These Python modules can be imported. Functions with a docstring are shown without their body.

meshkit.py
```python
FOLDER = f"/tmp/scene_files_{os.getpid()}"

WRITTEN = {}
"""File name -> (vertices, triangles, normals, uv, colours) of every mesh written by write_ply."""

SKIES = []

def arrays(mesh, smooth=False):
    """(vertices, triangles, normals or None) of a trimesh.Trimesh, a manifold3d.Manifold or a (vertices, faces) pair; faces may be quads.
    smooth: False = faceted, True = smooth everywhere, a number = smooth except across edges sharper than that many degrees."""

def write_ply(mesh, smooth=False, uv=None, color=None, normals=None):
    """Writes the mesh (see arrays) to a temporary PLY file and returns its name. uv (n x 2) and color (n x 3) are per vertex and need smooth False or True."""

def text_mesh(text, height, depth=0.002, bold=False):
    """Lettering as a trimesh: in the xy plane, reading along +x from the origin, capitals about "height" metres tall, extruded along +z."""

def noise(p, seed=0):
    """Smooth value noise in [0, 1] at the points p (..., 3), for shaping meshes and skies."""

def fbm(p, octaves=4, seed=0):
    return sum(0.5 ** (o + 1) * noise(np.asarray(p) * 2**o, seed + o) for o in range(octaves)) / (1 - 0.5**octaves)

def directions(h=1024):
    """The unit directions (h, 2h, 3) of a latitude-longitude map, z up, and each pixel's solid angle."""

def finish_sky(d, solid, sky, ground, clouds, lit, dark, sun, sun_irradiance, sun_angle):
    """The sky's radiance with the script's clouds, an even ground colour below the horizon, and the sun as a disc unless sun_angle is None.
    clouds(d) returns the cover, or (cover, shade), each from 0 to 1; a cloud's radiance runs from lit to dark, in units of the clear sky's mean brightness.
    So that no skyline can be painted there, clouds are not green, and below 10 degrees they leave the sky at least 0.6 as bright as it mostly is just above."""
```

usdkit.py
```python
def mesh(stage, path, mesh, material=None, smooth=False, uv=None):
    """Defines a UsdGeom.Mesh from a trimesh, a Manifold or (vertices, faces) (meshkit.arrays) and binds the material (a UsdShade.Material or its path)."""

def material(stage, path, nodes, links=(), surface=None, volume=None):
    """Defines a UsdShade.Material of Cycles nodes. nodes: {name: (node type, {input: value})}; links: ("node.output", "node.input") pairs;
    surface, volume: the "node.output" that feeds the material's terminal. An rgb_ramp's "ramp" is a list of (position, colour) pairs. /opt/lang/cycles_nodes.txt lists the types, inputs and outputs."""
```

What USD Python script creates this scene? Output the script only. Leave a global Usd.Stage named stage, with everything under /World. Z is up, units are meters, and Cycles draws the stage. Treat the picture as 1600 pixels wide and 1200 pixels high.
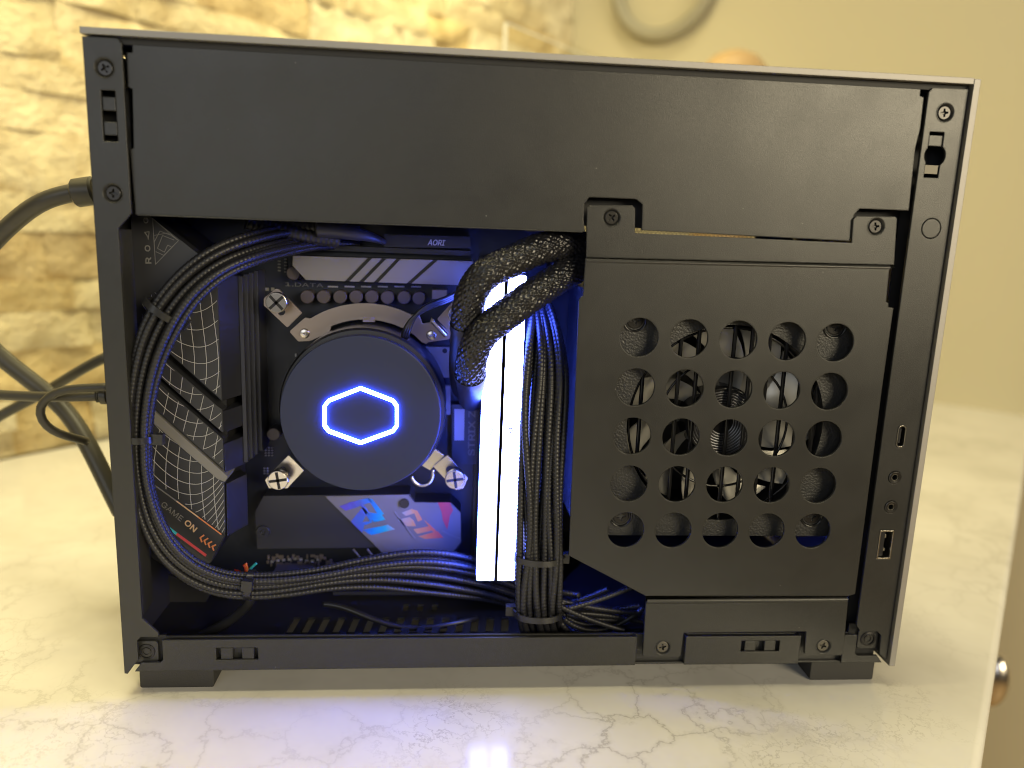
import math, random
import numpy as np, trimesh, shapely, manifold3d, usdkit, meshkit
from shapely.geometry import Polygon, Point, LineString, box as sbox, MultiPolygon
from shapely.ops import unary_union
from scipy.interpolate import CubicSpline
from pxr import Usd, UsdGeom, UsdLux, UsdShade, Gf, Sdf

stage = Usd.Stage.CreateInMemory()
UsdGeom.SetStageUpAxis(stage, UsdGeom.Tokens.z); UsdGeom.SetStageMetersPerUnit(stage, 1.0)
UsdGeom.Xform.Define(stage, '/World'); UsdGeom.Scope.Define(stage, '/World/Looks')

# ---------------------------------------------------------------- camera
CM = np.array([[0.99624371, -0.07813494, 0.03732836], [0.02131603, -0.19652887, -0.98026631], [0.08392915, 0.97737983, -0.19412512]])
CC = np.array([0.12760424, -0.29313306, 0.17960420]); CF = 1200.55
cam = UsdGeom.Camera.Define(stage, '/World/camera')
HA = 36.0
cam.CreateHorizontalApertureAttr(HA); cam.CreateVerticalApertureAttr(HA * .75)
cam.CreateFocalLengthAttr(CF / 1600 * HA)
cam.CreateFStopAttr(CF / 1600 * HA / 5.4); cam.CreateFocusDistanceAttr(0.312)
cam.CreateClippingRangeAttr(Gf.Vec2f(.01, 50)); cam.CreateExposureAttr(0.0)
mt = np.eye(4); mt[0, :3] = CM[0]; mt[1, :3] = -CM[1]; mt[2, :3] = -CM[2]; mt[3, :3] = CC
cam.AddTransformOp().Set(Gf.Matrix4d(*mt.ravel().tolist()))

# ---------------------------------------------------------------- lamps and unseen fills
U = np.array([.636, .772, 0]); V = np.array([.772, -.636, 0]); U /= np.linalg.norm(U); V /= np.linalg.norm(V)   # kitchen axes: along the stone wall, away from it
Z = np.array([0, 0, 1.0])
def kit(u, v, z): return U * u + V * v + Z * z
def rect_light(name, pos, target, w, h, intensity, color, xdir=None):
    l = UsdLux.RectLight.Define(stage, '/World/' + name)
    l.CreateWidthAttr(w); l.CreateHeightAttr(h); l.CreateIntensityAttr(intensity); l.CreateColorAttr(Gf.Vec3f(*color))
    pos = np.asarray(pos, float); z = pos - np.asarray(target, float); z /= np.linalg.norm(z)
    x = np.cross([0, 0, 1.0], z) if xdir is None else np.asarray(xdir, float)
    x = x - z * (x @ z); x /= np.linalg.norm(x); y = np.cross(z, x)
    m = np.eye(4); m[0, :3] = x; m[1, :3] = y; m[2, :3] = z; m[3, :3] = pos
    l.AddTransformOp().Set(Gf.Matrix4d(*m.ravel().tolist()))
rect_light('strip_light', kit(.52, -.22, .60), kit(.52, -.25, 0), .30, .04, 40, (1.0, .86, .40), U)
rect_light('strip_light_001', kit(.0, -.10, .60), kit(.0, -.12, 0), .34, .05, 46, (1.0, .87, .42), U)
rect_light('ceiling_light', (.16, .02, 1.7), (.16, .03, 0), .42, .42, 26.0, (1.0, .89, .56))
rect_light('added_room_fill', (1.5, -1.9, .72), (.27, 0, .2), 1.1, .75, 17.0, (1.0, .86, .58))  # unseen panel added behind the camera for room bounce and metal sheen
rect_light('added_cool_fill', (-.7, -2.0, .75), (.1, 0, .15), 1.6, 1.1, 1.7, (.92, .96, 1.0))  # unseen cool fill added behind camera left to grey the left metal

# ---------------------------------------------------------------- materials
def mat(name, nodes, links, surface='p.BSDF'): return usdkit.material(stage, '/World/Looks/' + name, nodes, links, surface=surface)
def plain(name, col, rough=.5, metal=0., spec=.5, bevel=0., grain=0., gscale=1500., coat=0., extra=None):
    n = {'p': ('principled_bsdf', dict(base_color=col, roughness=rough, metallic=metal, specular_ior_level=spec, coat_weight=coat, **(extra or {})))}
    L = []
    if bevel: n['bv'] = ('bevel', dict(samples=4, radius=bevel))
    if grain:
        n['g'] = ('geometry', {}); n['n'] = ('noise_texture', dict(scale=gscale, detail=2.0)); n['b'] = ('bump', dict(strength=grain, distance=.0003))
        L += [('g.position', 'n.vector'), ('n.fac', 'b.height'), ('b.normal', 'p.normal')]
        if bevel: L += [('bv.bevel', 'b.normal')]
    elif bevel: L += [('bv.bevel', 'p.normal')]
    return mat(name, n, L)
def glow(name, col, k): return mat(name, {'e': ('emission', dict(color=col, strength=k))}, [], 'e.emission')

black_metal = mat('black_metal', {
    'g': ('geometry', {}), 'bv': ('bevel', dict(samples=4, radius=.0006)),
    'n': ('noise_texture', dict(scale=3600., detail=1.)), 'm': ('noise_texture', dict(scale=38., detail=3.)),
    'r': ('rgb_ramp', dict(ramp=[(.3, (.31,) * 3), (.7, (.38,) * 3)])), 'c': ('rgb_ramp', dict(ramp=[(.3, (.022, .022, .0215)), (.72, (.036, .036, .035))])),
    'b': ('bump', dict(strength=.26, distance=.0002)), 'd': ('voronoi_texture', dict(scale=150., feature='f1')), 'dr': ('rgb_ramp', dict(ramp=[(0, (1,) * 3), (.026, (.8,) * 3), (.036, (0,) * 3)])),
    'dk': ('noise_texture', dict(scale=30., detail=3.)), 'dkr': ('rgb_ramp', dict(ramp=[(.5, (0,) * 3), (.62, (.9,) * 3)])), 'dm': ('math', dict(math_type='multiply')), 'dx': ('mix_color', dict(b=(.26, .25, .23))),
    's': ('noise_texture', dict(scale=9., detail=6., roughness=.7, distortion=1.2)), 'sa': ('math', dict(math_type='multiply_add', value2=.22, value3=-.11)), 'ra': ('math', dict(math_type='add')), 'p': ('principled_bsdf', dict(specular_ior_level=.5))},
    [('g.position', 'n.vector'), ('g.position', 'm.vector'), ('n.fac', 'b.height'), ('bv.bevel', 'b.normal'), ('b.normal', 'p.normal'),
     ('m.fac', 'r.fac'), ('n.fac', 'c.fac'), ('g.position', 'd.vector'), ('g.position', 'dk.vector'), ('g.position', 's.vector'), ('d.distance', 'dr.fac'), ('dk.fac', 'dkr.fac'), ('dr.color', 'dm.value1'), ('dkr.color', 'dm.value2'), ('dm.value', 'dx.fac'), ('c.color', 'dx.a'), ('dx.result', 'p.base_color'), ('s.fac', 'sa.value1'), ('r.color', 'ra.value1'), ('sa.value', 'ra.value2'), ('ra.value', 'p.roughness')])
M = dict(
    inner=plain('inner_black', (.012, .012, .013), .6, grain=.2),
    hammer=plain('hammered_black', (.03, .03, .03), .42, grain=.9, gscale=1100),
    silver=plain('brushed_aluminium', (.40, .385, .37), .62, 1., bevel=.0004, grain=.12, gscale=900),
    clip=plain('clip_steel', (.16, .15, .13), .55, 1., bevel=.0002),
    bright=plain('bright_steel', (.75, .72, .66), .22, 1., bevel=.0002),
    screw=plain('black_screw', (.045, .043, .042), .28, .6, bevel=.0002),
    nickel=plain('nickel', (.72, .66, .60), .24, 1., bevel=.0003, grain=.05),
    bronze=plain('copper_nickel', (.56, .46, .40), .30, 1., bevel=.0003, grain=.08, gscale=700),
    rubber=plain('rubber', (.030, .029, .028), .55, bevel=.0007, grain=.25),
    plastic=plain('black_plastic', (.016, .016, .018), .38),
    gloss=plain('gloss_black', (.012, .012, .013), .18),
    pump=plain('pump_satin_glare', (.018, .025, .072), .5, .0, bevel=.0003),  # blue in the base colour stands for glare round the lit ring
    pcb=plain('circuit_board', (.010, .013, .026), .42, grain=.3, gscale=500),  # navy in the base colour stands for blue glare over the interior
    shroud=plain('shroud_grey', (.030, .031, .037), .42, bevel=.0003),
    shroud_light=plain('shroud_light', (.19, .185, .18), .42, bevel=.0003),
    fin=plain('fin_aluminium', (.055, .057, .075), .4, .6, bevel=.0003),
    m2=plain('heatsink_grey', (.20, .19, .19), .45, .35, bevel=.0003, grain=.1),
    m2dark=plain('heatsink_dark', (.022, .023, .03), .45, bevel=.0003, grain=.1),
    m2print=plain('heatsink_print', (.16, .155, .155), .45),
    cap=plain('capacitor_top', (.085, .07, .075), .4, .3),
    choke=plain('choke_grey', (.20, .17, .16), .45),
    line=plain('white_print', (.42, .42, .43), .5),
    dimline=plain('grey_print', (.17, .17, .17), .5),
    label=plain('label_white', (.42, .42, .45), .5),
    sleeve=plain('braided_sleeve', (.015, .015, .018), .42),
    hose=plain('braided_hose', (.012, .012, .015), .24),
    collar=plain('hose_collar', (.010, .010, .013), .45),
    tie=plain('cable_tie', (.020, .020, .022), .25),
    wire=plain('wire_black', (.018, .018, .02), .3),
    red=plain('wire_red', (.45, .04, .02), .4), orange=plain('wire_orange', (.75, .16, .03), .4), yellow=plain('wire_yellow', (.75, .42, .05), .4), teal=plain('wire_teal', (.03, .42, .45), .4),
    blade=plain('fan_blade', (.50, .48, .43), .3, .35),  # pale beige base carries room reflections; the blades themselves are grey
    fanring=plain('fan_hub', (.10, .10, .11), .25, .7),
    hole=plain('deep_black', (.004, .004, .005), .7),
    foil=0, ram_body=plain('ram_black', (.012, .012, .014), .35),
    ram_light=glow('ram_light', (.30, .35, 1.0), 17.), side_fill=glow('ram_side_fill', (.06, .11, 1.0), 80.),  # side emitter is added, stronger than the bars, to throw blue inside
    ring_light=glow('ring_light', (.05, .12, 1.0), 60.),
    mark=plain('grey_mark', (.25, .25, .33), .5),
    blue_print=plain('print_blue', (.02, .27, .62), .4), cyan_print=plain('print_cyan', (.04, .42, .55), .4), violet_print=plain('print_violet', (.16, .12, .5), .4),
    orange_print=plain('print_orange', (.62, .22, .09), .4), red_print=plain('print_red', (.55, .06, .08), .4), sand_print=plain('print_sand', (.55, .38, .24), .4),
    cable=plain('cable_black', (.040, .037, .03), .4), 
    paint=plain('painted_wall', (.52, .475, .335), .7, grain=.15, gscale=300),
    tan=mat('tan_floor', {'g': ('geometry', {}), 'n': ('noise_texture', dict(scale=9., detail=5.)), 'r': ('rgb_ramp', dict(ramp=[(.3, (.40, .27, .12)), (.7, (.46, .32, .15))])), 'p': ('principled_bsdf', dict(roughness=.5))},
            [('g.position', 'n.vector'), ('n.fac', 'r.fac'), ('r.color', 'p.base_color')]),
    cabinet=plain('cabinet_paint', (.50, .40, .25), .5),
    ringgrey=plain('ring_grey', (.31, .29, .22), .6),
    orangeobj=plain('orange_brown', (.50, .34, .17), .5),
    dark=plain('dark_blue_grey', (.05, .055, .07), .6),
    grout=plain('wall_backing', (.42, .34, .19), .9),
    wood=plain('upper_cabinet', (.4, .33, .22), .5),
)
M['foil'] = mat('iridescent_foil', {'g': ('geometry', {}), 's': ('separate_xyz', {}), 'n': ('noise_texture', dict(scale=70., detail=3.)), 'm': ('math', dict(math_type='multiply_add', value2=22.0, value3=-2.09)), 'na': ('math', dict(math_type='multiply_add', value2=.45)),
    'r': ('rgb_ramp', dict(ramp=[(.0, (.10, .08, .42)), (.2, (.01, .22, .62)), (.38, (.03, .40, .55)), (.5, (.30, .34, .34)), (.62, (.55, .30, .14)), (.8, (.62, .17, .08)), (1, (.5, .05, .09))])), 'p': ('principled_bsdf', dict(roughness=.4))},
    [('g.position', 's.vector'), ('g.position', 'n.vector'), ('s.x', 'm.value1'), ('n.fac', 'na.value1'), ('m.value', 'na.value3'), ('na.value', 'r.fac'), ('r.color', 'p.base_color')])
M['acrylic'] = mat('acrylic', {'t': ('transparent_bsdf', dict(color=(.97, .97, .95))), 'g': ('glossy_bsdf', dict(color=(1, 1, 1), roughness=.05)), 'm': ('mix_closure', dict(fac=.05))},
    [('t.BSDF', 'm.closure1'), ('g.BSDF', 'm.closure2')], 'm.closure')
M['acrylic_edge'] = plain('acrylic_edge', (.85, .83, .72), .15)
def stone_mat(i, a, b):
    return mat('stone_%d' % i if False else 'stone_' + 'abcde'[i], {'g': ('geometry', {}), 'n': ('noise_texture', dict(scale=26., detail=6., roughness=.62)), 'r': ('rgb_ramp', dict(ramp=[(.28, a), (.52, b), (.75, tuple(min(1, c * 1.16) for c in b))])),
        'n2': ('noise_texture', dict(scale=170., detail=4.)), 'b': ('bump', dict(strength=.9, distance=.005)), 'p': ('principled_bsdf', dict(roughness=.75))},
        [('g.position', 'n.vector'), ('g.position', 'n2.vector'), ('n.fac', 'r.fac'), ('r.color', 'p.base_color'), ('n2.fac', 'b.height'), ('b.normal', 'p.normal')])
STONES = [stone_mat(0, (.44, .34, .19), (.60, .52, .34)), stone_mat(1, (.46, .36, .19), (.66, .57, .38)), stone_mat(2, (.34, .24, .11), (.54, .43, .25)), stone_mat(3, (.50, .42, .25), (.68, .61, .44)), stone_mat(4, (.44, .31, .13), (.60, .48, .26))]
M['quartz'] = mat('white_quartz', {
    'g': ('geometry', {}),
    'w': ('noise_texture', dict(scale=26., detail=6., roughness=.65)), 'ws': ('vector_math', dict(math_type='scale', scale=.055)), 'wa': ('vector_math', dict(math_type='add')),
    'v1': ('voronoi_texture', dict(feature='distance_to_edge', scale=33.)), 'r1': ('rgb_ramp', dict(ramp=[(0, (1,) * 3), (.008, (.75,) * 3), (.03, (.22,) * 3), (.11, (0,) * 3)])),
    'k1': ('noise_texture', dict(scale=7., detail=2.)), 'rk1': ('rgb_ramp', dict(ramp=[(.44, (0,) * 3), (.72, (1,) * 3)])),
    'v2': ('voronoi_texture', dict(feature='distance_to_edge', scale=115.)), 'r2': ('rgb_ramp', dict(ramp=[(0, (.8,) * 3), (.045, (0,) * 3)])),
    'k2': ('noise_texture', dict(scale=11., detail=3.)), 'rk2': ('rgb_ramp', dict(ramp=[(.57, (0,) * 3), (.68, (1,) * 3)])),
    'm1': ('math', dict(math_type='multiply')), 'm2': ('math', dict(math_type='multiply')), 'mm': ('math', dict(math_type='maximum')), 'ms': ('math', dict(math_type='multiply', value2=.55)),
    'c': ('noise_texture', dict(scale=9., detail=5., roughness=.6)), 'rc': ('rgb_ramp', dict(ramp=[(.3, (.58, .56, .52)), (.48, (.70, .68, .645)), (.7, (.77, .755, .725))])),
    'x': ('mix_color', dict(b=(.22, .195, .165))), 'p': ('principled_bsdf', dict(roughness=.13, specular_ior_level=.5))},
    [('g.position', 'w.vector'), ('w.color', 'ws.vector1'), ('g.position', 'wa.vector1'), ('ws.vector', 'wa.vector2'), ('wa.vector', 'v1.vector'), ('wa.vector', 'v2.vector'), ('g.position', 'k1.vector'), ('g.position', 'k2.vector'),
     ('v1.distance', 'r1.fac'), ('v2.distance', 'r2.fac'), ('k1.fac', 'rk1.fac'), ('k2.fac', 'rk2.fac'), ('r1.color', 'm1.value1'), ('rk1.color', 'm1.value2'), ('r2.color', 'm2.value1'), ('rk2.color', 'm2.value2'),
     ('m1.value', 'mm.value1'), ('m2.value', 'mm.value2'), ('mm.value', 'ms.value1'), ('g.position', 'c.vector'), ('c.fac', 'rc.fac'), ('rc.color', 'x.a'), ('ms.value', 'x.fac'), ('x.result', 'p.base_color')])

# ---------------------------------------------------------------- helpers
def numbered(path):
    if not stage.GetPrimAtPath(path): return path
    k = 1
    while stage.GetPrimAtPath('%s_%03d' % (path, k)): k += 1
    return '%s_%03d' % (path, k)
def keys(p, label=None, cat=None, group=None, kind=None):
    for k, v in (('label', label), ('category', cat), ('group', group), ('kind', kind)):
        if v: p.SetCustomDataByKey(k, v)
    return p
def pth(parent): return '/World' if parent is None else str(parent.GetPath())
def obj(name, mesh, m, parent=None, smooth=False, uv=None, **kw):
    p = usdkit.mesh(stage, numbered(pth(parent) + '/' + name), mesh, M[m] if isinstance(m, str) else m, smooth=smooth, uv=uv).GetPrim()
    return keys(p, **kw)
def thing(name, label, cat, group=None, parent=None):
    return keys(UsdGeom.Xform.Define(stage, numbered(pth(parent) + '/' + name)).GetPrim(), label, cat, group)
def P(u, v, y):                       # the point of the plane at depth y that the photograph shows at pixel (u, v) of 1600 x 1200
    d = CM.T @ np.array([(u - 800) / CF, (v - 600) / CF, 1.0]); return CC + d * (y - CC[1]) / d[1]
def PP(l): return np.array([P(*q) for q in l])
def px_poly(poly, y):                 # a polygon given in pixels, as it lies (x, z) in the plane at depth y
    g = poly if hasattr(poly, 'geom_type') else Polygon(poly)
    return shapely.transform(g, lambda c: np.array([P(a, b, y)[[0, 2]] for a, b in c]))
def geoms(g): return [q for q in getattr(g, 'geoms', [g]) if q.geom_type == 'Polygon' and q.area > 1e-12]
def ext(poly, y0, y1):                # a polygon in (x, z) made solid between the depths y0 (front) and y1
    out = []
    for g in geoms(poly):
        m = trimesh.creation.extrude_polygon(g, y1 - y0, engine='earcut'); v = m.vertices
        out.append(trimesh.Trimesh(np.c_[v[:, 0], y0 + v[:, 2], v[:, 1]], m.faces[:, ::-1], process=False))
    return trimesh.util.concatenate(out)
def rr(x0, z0, x1, z1, r=0.):
    b = sbox(x0, z0, x1, z1)
    return b.buffer(-r).buffer(r, quad_segs=5) if r else b
def rnd(poly, r): return poly.buffer(-r).buffer(2 * r, quad_segs=5).buffer(-r, quad_segs=5)
def mm(l): return Polygon(np.array(l) / 1000.)
def disc(x, z, r, n=12): return Point(x, z).buffer(r, quad_segs=n)
def cyl(x, z, r, y0, y1, n=12): return ext(disc(x, z, r, n), y0, y1)
def bx(x0, y0, z0, x1, y1, z1):
    m = trimesh.creation.box((x1 - x0, y1 - y0, z1 - z0)); m.apply_translation(((x0 + x1) / 2, (y0 + y1) / 2, (z0 + z1) / 2)); return m
def lathe(prof, c, n=32):             # profile [(radius, y)] turned about the y axis through c=(x, z)
    a = np.linspace(0, 2 * np.pi, n, endpoint=False); v = []; f = []
    for r, y in prof: v += [(c[0] + r * np.cos(t), y, c[1] + r * np.sin(t)) for t in a]
    for i in range(len(prof) - 1):
        for j in range(n):
            k = (j + 1) % n; f += [(i * n + j, i * n + k, (i + 1) * n + k), (i * n + j, (i + 1) * n + k, (i + 1) * n + j)]
    return trimesh.Trimesh(v, f, process=False)
def spline(pts, step):
    pts = np.asarray(pts, float); s = np.r_[0, np.cumsum(np.linalg.norm(np.diff(pts, axis=0), axis=1) ** .75)]
    c = CubicSpline(s, pts); t = np.linspace(0, s[-1], 400); q = c(t); L = np.r_[0, np.cumsum(np.linalg.norm(np.diff(q, axis=0), axis=1))]
    n = max(4, int(L[-1] / step)); w = np.linspace(0, L[-1], n + 1)
    return c(np.interp(w, L, t)), w
def tube(path, r, n=10, s=None, disp=None, ends=True):
    path = np.asarray(path, float); T = np.gradient(path, axis=0); T /= np.linalg.norm(T, axis=1)[:, None]
    if s is None: s = np.r_[0, np.cumsum(np.linalg.norm(np.diff(path, axis=0), axis=1))]
    N = np.zeros_like(T); a = np.cross(T[0], [0, 1, 0]); a = a if np.linalg.norm(a) > 1e-3 else np.cross(T[0], [0, 0, 1]); N[0] = a / np.linalg.norm(a)
    for i in range(1, len(T)):
        b = N[i - 1] - T[i] * (N[i - 1] @ T[i]); N[i] = b / np.linalg.norm(b)
    B = np.cross(T, N); th = np.linspace(0, 2 * np.pi, n, endpoint=False)
    R = np.broadcast_to(np.asarray(r, float).reshape(-1, 1) if np.ndim(r) else r, (len(path), n)).astype(float)
    if disp is not None: R = R + disp(th[None, :], s[:, None])
    v = (path[:, None] + R[..., None] * (np.cos(th)[None, :, None] * N[:, None] + np.sin(th)[None, :, None] * B[:, None])).reshape(-1, 3)
    i = np.arange(len(path) - 1)[:, None] * n; j = np.arange(n)[None, :]; k = (j + 1) % n
    f = np.stack([np.stack([i + j, i + k, i + n + k], -1), np.stack([i + j, i + n + k, i + n + j], -1)]).reshape(-1, 3)
    if ends:
        v = np.vstack([v, path[0], path[-1]]); e = (len(path) - 1) * n; q = np.arange(n)
        f = np.vstack([f, np.c_[np.full(n, len(v) - 2), (q + 1) % n, q], np.c_[np.full(n, len(v) - 1), e + q, e + (q + 1) % n]])
    return trimesh.Trimesh(v, f, process=False)
def cat(l): return trimesh.util.concatenate(l)
def lettering(text, p0, p1, p2, y, t=.00015, bold=False):   # p0 baseline start, p1 baseline end, p2 top of the first letter (pixels in the plane y)
    m = meshkit.text_mesh(text, 1.0, .1, bold); v = m.vertices; lo, hi = v.min(0), v.max(0)
    o, a, b = P(*p0, y), P(*p1, y), P(*p2, y); w = (v - lo) / (hi - lo)
    q = o + w[:, :1] * (a - o) + w[:, 1:2] * (b - o); q[:, 1] = y - t * w[:, 2]
    return trimesh.Trimesh(q, m.faces, process=False)
def strokes(lines, y, w=.7, clip=None, t=.00012):            # thin printed lines given in pixels
    g = unary_union([LineString(l).buffer(w / 2, cap_style='flat', quad_segs=2) for l in lines])
    if clip is not None: g = g.intersection(clip)
    return ext(px_poly(g, y), y - t, y)

def screw_at(x, z, y, r, parent, m='screw', rot=.4, recess=True):
    """Countersunk cross-head screw, its head flush with depth y."""
    h = manifold3d.Manifold.cylinder(r * .55, r * .98, r, 28).translate((0, 0, -r * .55)) + manifold3d.Manifold.cylinder(.0002, r, r * .9, 28)
    c = manifold3d.Manifold.cube((r * 1.15, r * .26, r * .8), True) + manifold3d.Manifold.cube((r * .26, r * 1.15, r * .8), True) + manifold3d.Manifold.cylinder(r * .5, r * .3, r * .3, 10).translate((0, 0, -r * .3))
    h = h - c.rotate((0, 0, math.degrees(rot)))
    q = h.to_mesh(); v = q.vert_properties[:, :3]
    return obj('screw', trimesh.Trimesh(np.c_[v[:, 0] + x, y - v[:, 2], v[:, 1] + z], q.tri_verts[:, ::-1], process=False), m, parent)
def sink(x, z, r, y, parent, m=None):
    """The pressed dish round a screw."""
    return obj('screw_dish', lathe([(r * 1.42, y - .00012), (r * 1.36, y - .00028), (r * 1.25, y - .0001), (r * 1.08, y + .0008), (r * .9, y + .0012)], (x, z)), m or black_metal, parent, smooth=True)

# ---------------------------------------------------------------- the setting
ZC = -.0113
ct = [(-1.2, -.371), (.935, -.371), (.935, .289), (-1.2, .289)]
def kit_prism(pts, z0, z1):
    g = Polygon([tuple((U * a + V * b)[:2]) for a, b in pts]); m = trimesh.creation.extrude_polygon(g, z1 - z0, engine='earcut'); m.apply_translation((0, 0, z0)); return m
def counter_mesh():
    r = .004; prof = [(-.371, ZC - .03)] + [(-.371, ZC)] + [(.289 - r + r * math.sin(a), ZC - r + r * math.cos(a)) for a in np.linspace(0, np.pi / 2, 6)] + [(.289, ZC - .03)]
    v = []; n = len(prof)
    for u in (-1.2, .935): v += [U * u + V * b + Z * z for b, z in prof]
    f = [q for i in range(n) for q in ((i, (i + 1) % n, n + (i + 1) % n), (i, n + (i + 1) % n, n + i))]
    m = trimesh.Trimesh(v, f, process=False); return m
obj('countertop', counter_mesh(), 'quartz', smooth=30, kind='structure')
obj('floor', kit_prism([(-2.5, -.3), (3, -.3), (3, 3), (-2.5, 3)], -.95, -.93), 'tan', kind='structure')
obj('painted_wall', kit_prism([(.935, -.6), (1.0, -.6), (1.0, 1.6), (.935, 1.6)], -.93, 2.2), 'paint', kind='structure')
cab = thing('base_cabinet', 'tan base cabinet with a round knob under the countertop edge at right', 'cabinet')
obj('carcass', kit_prism([(-1.2, -.3), (.93, -.3), (.93, .238), (-1.2, .238)], -.925, ZC - .032), 'cabinet', cab)
for k in range(4):
    obj('drawer', kit_prism([(-.9 + .46 * k, .2395), (-.45 + .46 * k, .2395), (-.45 + .46 * k, .257), (-.9 + .46 * k, .257)], -.26, ZC - .045), 'cabinet', cab)
d = CM.T @ np.array([(1567 - 800) / CF, (1062 - 600) / CF, 1.0]); kp = CC + d * ((-.125 - CC[2]) / d[2]) - V * .006 - U * .004
kn = thing('x', None, None, parent=cab) if False else None
s_ = trimesh.creation.icosphere(3, 1.0); s_.vertices = s_.vertices[:, :1] * U * .010 + s_.vertices[:, 1:2] * V * .011 + s_.vertices[:, 2:] * Z * .021; s_.apply_translation(kp)
obj('knob', cat([s_, tube([kp - V * .008, kp - V * .038], .006, 12)]), 'nickel', cab, smooth=40)

# stone wall of split-face ledger stones
rng = np.random.default_rng(7)
sw = thing('stone_wall', 'cream split-face ledger stone wall behind the computer at left', 'wall')
obj('backing', kit_prism([(-.4, -.45), (.934, -.45), (.934, -.379), (-.4, -.379)], -.93, 1.2), 'grout', sw)
zrow = ZC + .001
while zrow < .60:
    hrow = rng.choice([.024, .030, .038, .046]); u = -.38 - rng.uniform(0, .1)
    while u < .93:
        L = rng.uniform(.045, .16); u1 = min(u + L, .933)
        if u1 - u > .02:
            splits = [0, 1] if rng.random() > .3 or hrow < .04 else [0, rng.uniform(.4, .6), 1]
            for a, b in zip(splits[:-1], splits[1:]):
                z0, z1 = zrow + a * hrow + .0002, zrow + b * hrow - .0002; nu = max(4, int((u1 - u) / .007)); nz = max(3, int((z1 - z0) / .006)); base = rng.uniform(.004, .009); sd = int(rng.integers(1e6))
                gu, gz = np.meshgrid(np.linspace(u + .0002, u1 - .0002, nu + 1), np.linspace(z0, z1, nz + 1), indexing='ij')
                q = np.stack([gu * 34, gz * 46, np.full_like(gu, sd % 97)], -1); h = base + .015 * (meshkit.fbm(q, 4, sd) - .5) + rng.uniform(-.03, .03) * (gu - u) + rng.uniform(-.08, .08) * (gz - z0)
                e = np.minimum.reduce([(gu - u) , (u1 - gu), (gz - z0 + .0006), (z1 - gz + .0006)]) / .005; h = h - 0.0016 * np.clip(1 - e, 0, 1) ** 2
                fv = gu[..., None] * U + gz[..., None] * Z + (-.376 + np.maximum(h, -.002))[..., None] * V
                n1, n2 = fv.shape[:2]; v = fv.reshape(-1, 3); idx = np.arange(n1 * n2).reshape(n1, n2)
                f = np.vstack([np.stack([idx[:-1, :-1], idx[1:, :-1], idx[1:, 1:]], -1).reshape(-1, 3), np.stack([idx[:-1, :-1], idx[1:, 1:], idx[:-1, 1:]], -1).reshape(-1, 3)])
                ring = np.r_[idx[:, 0], idx[-1, 1:], idx[-2::-1, -1], idx[0, -2:0:-1]]; bk = v[ring] - V * ((v[ring] @ V) + .3792)[:, None]; o = len(v); m_ = len(ring); v = np.vstack([v, bk]); a_ = np.arange(m_); b_ = (a_ + 1) % m_
                f = np.vstack([f, np.c_[ring[a_], o + a_, o + b_], np.c_[ring[a_], o + b_, ring[b_]]])
                obj('stone', (v, f), STONES[int(rng.choice(5, p=[.26, .26, .14, .22, .12]))], sw, smooth=35)
        u = u1
    zrow += hrow

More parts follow.
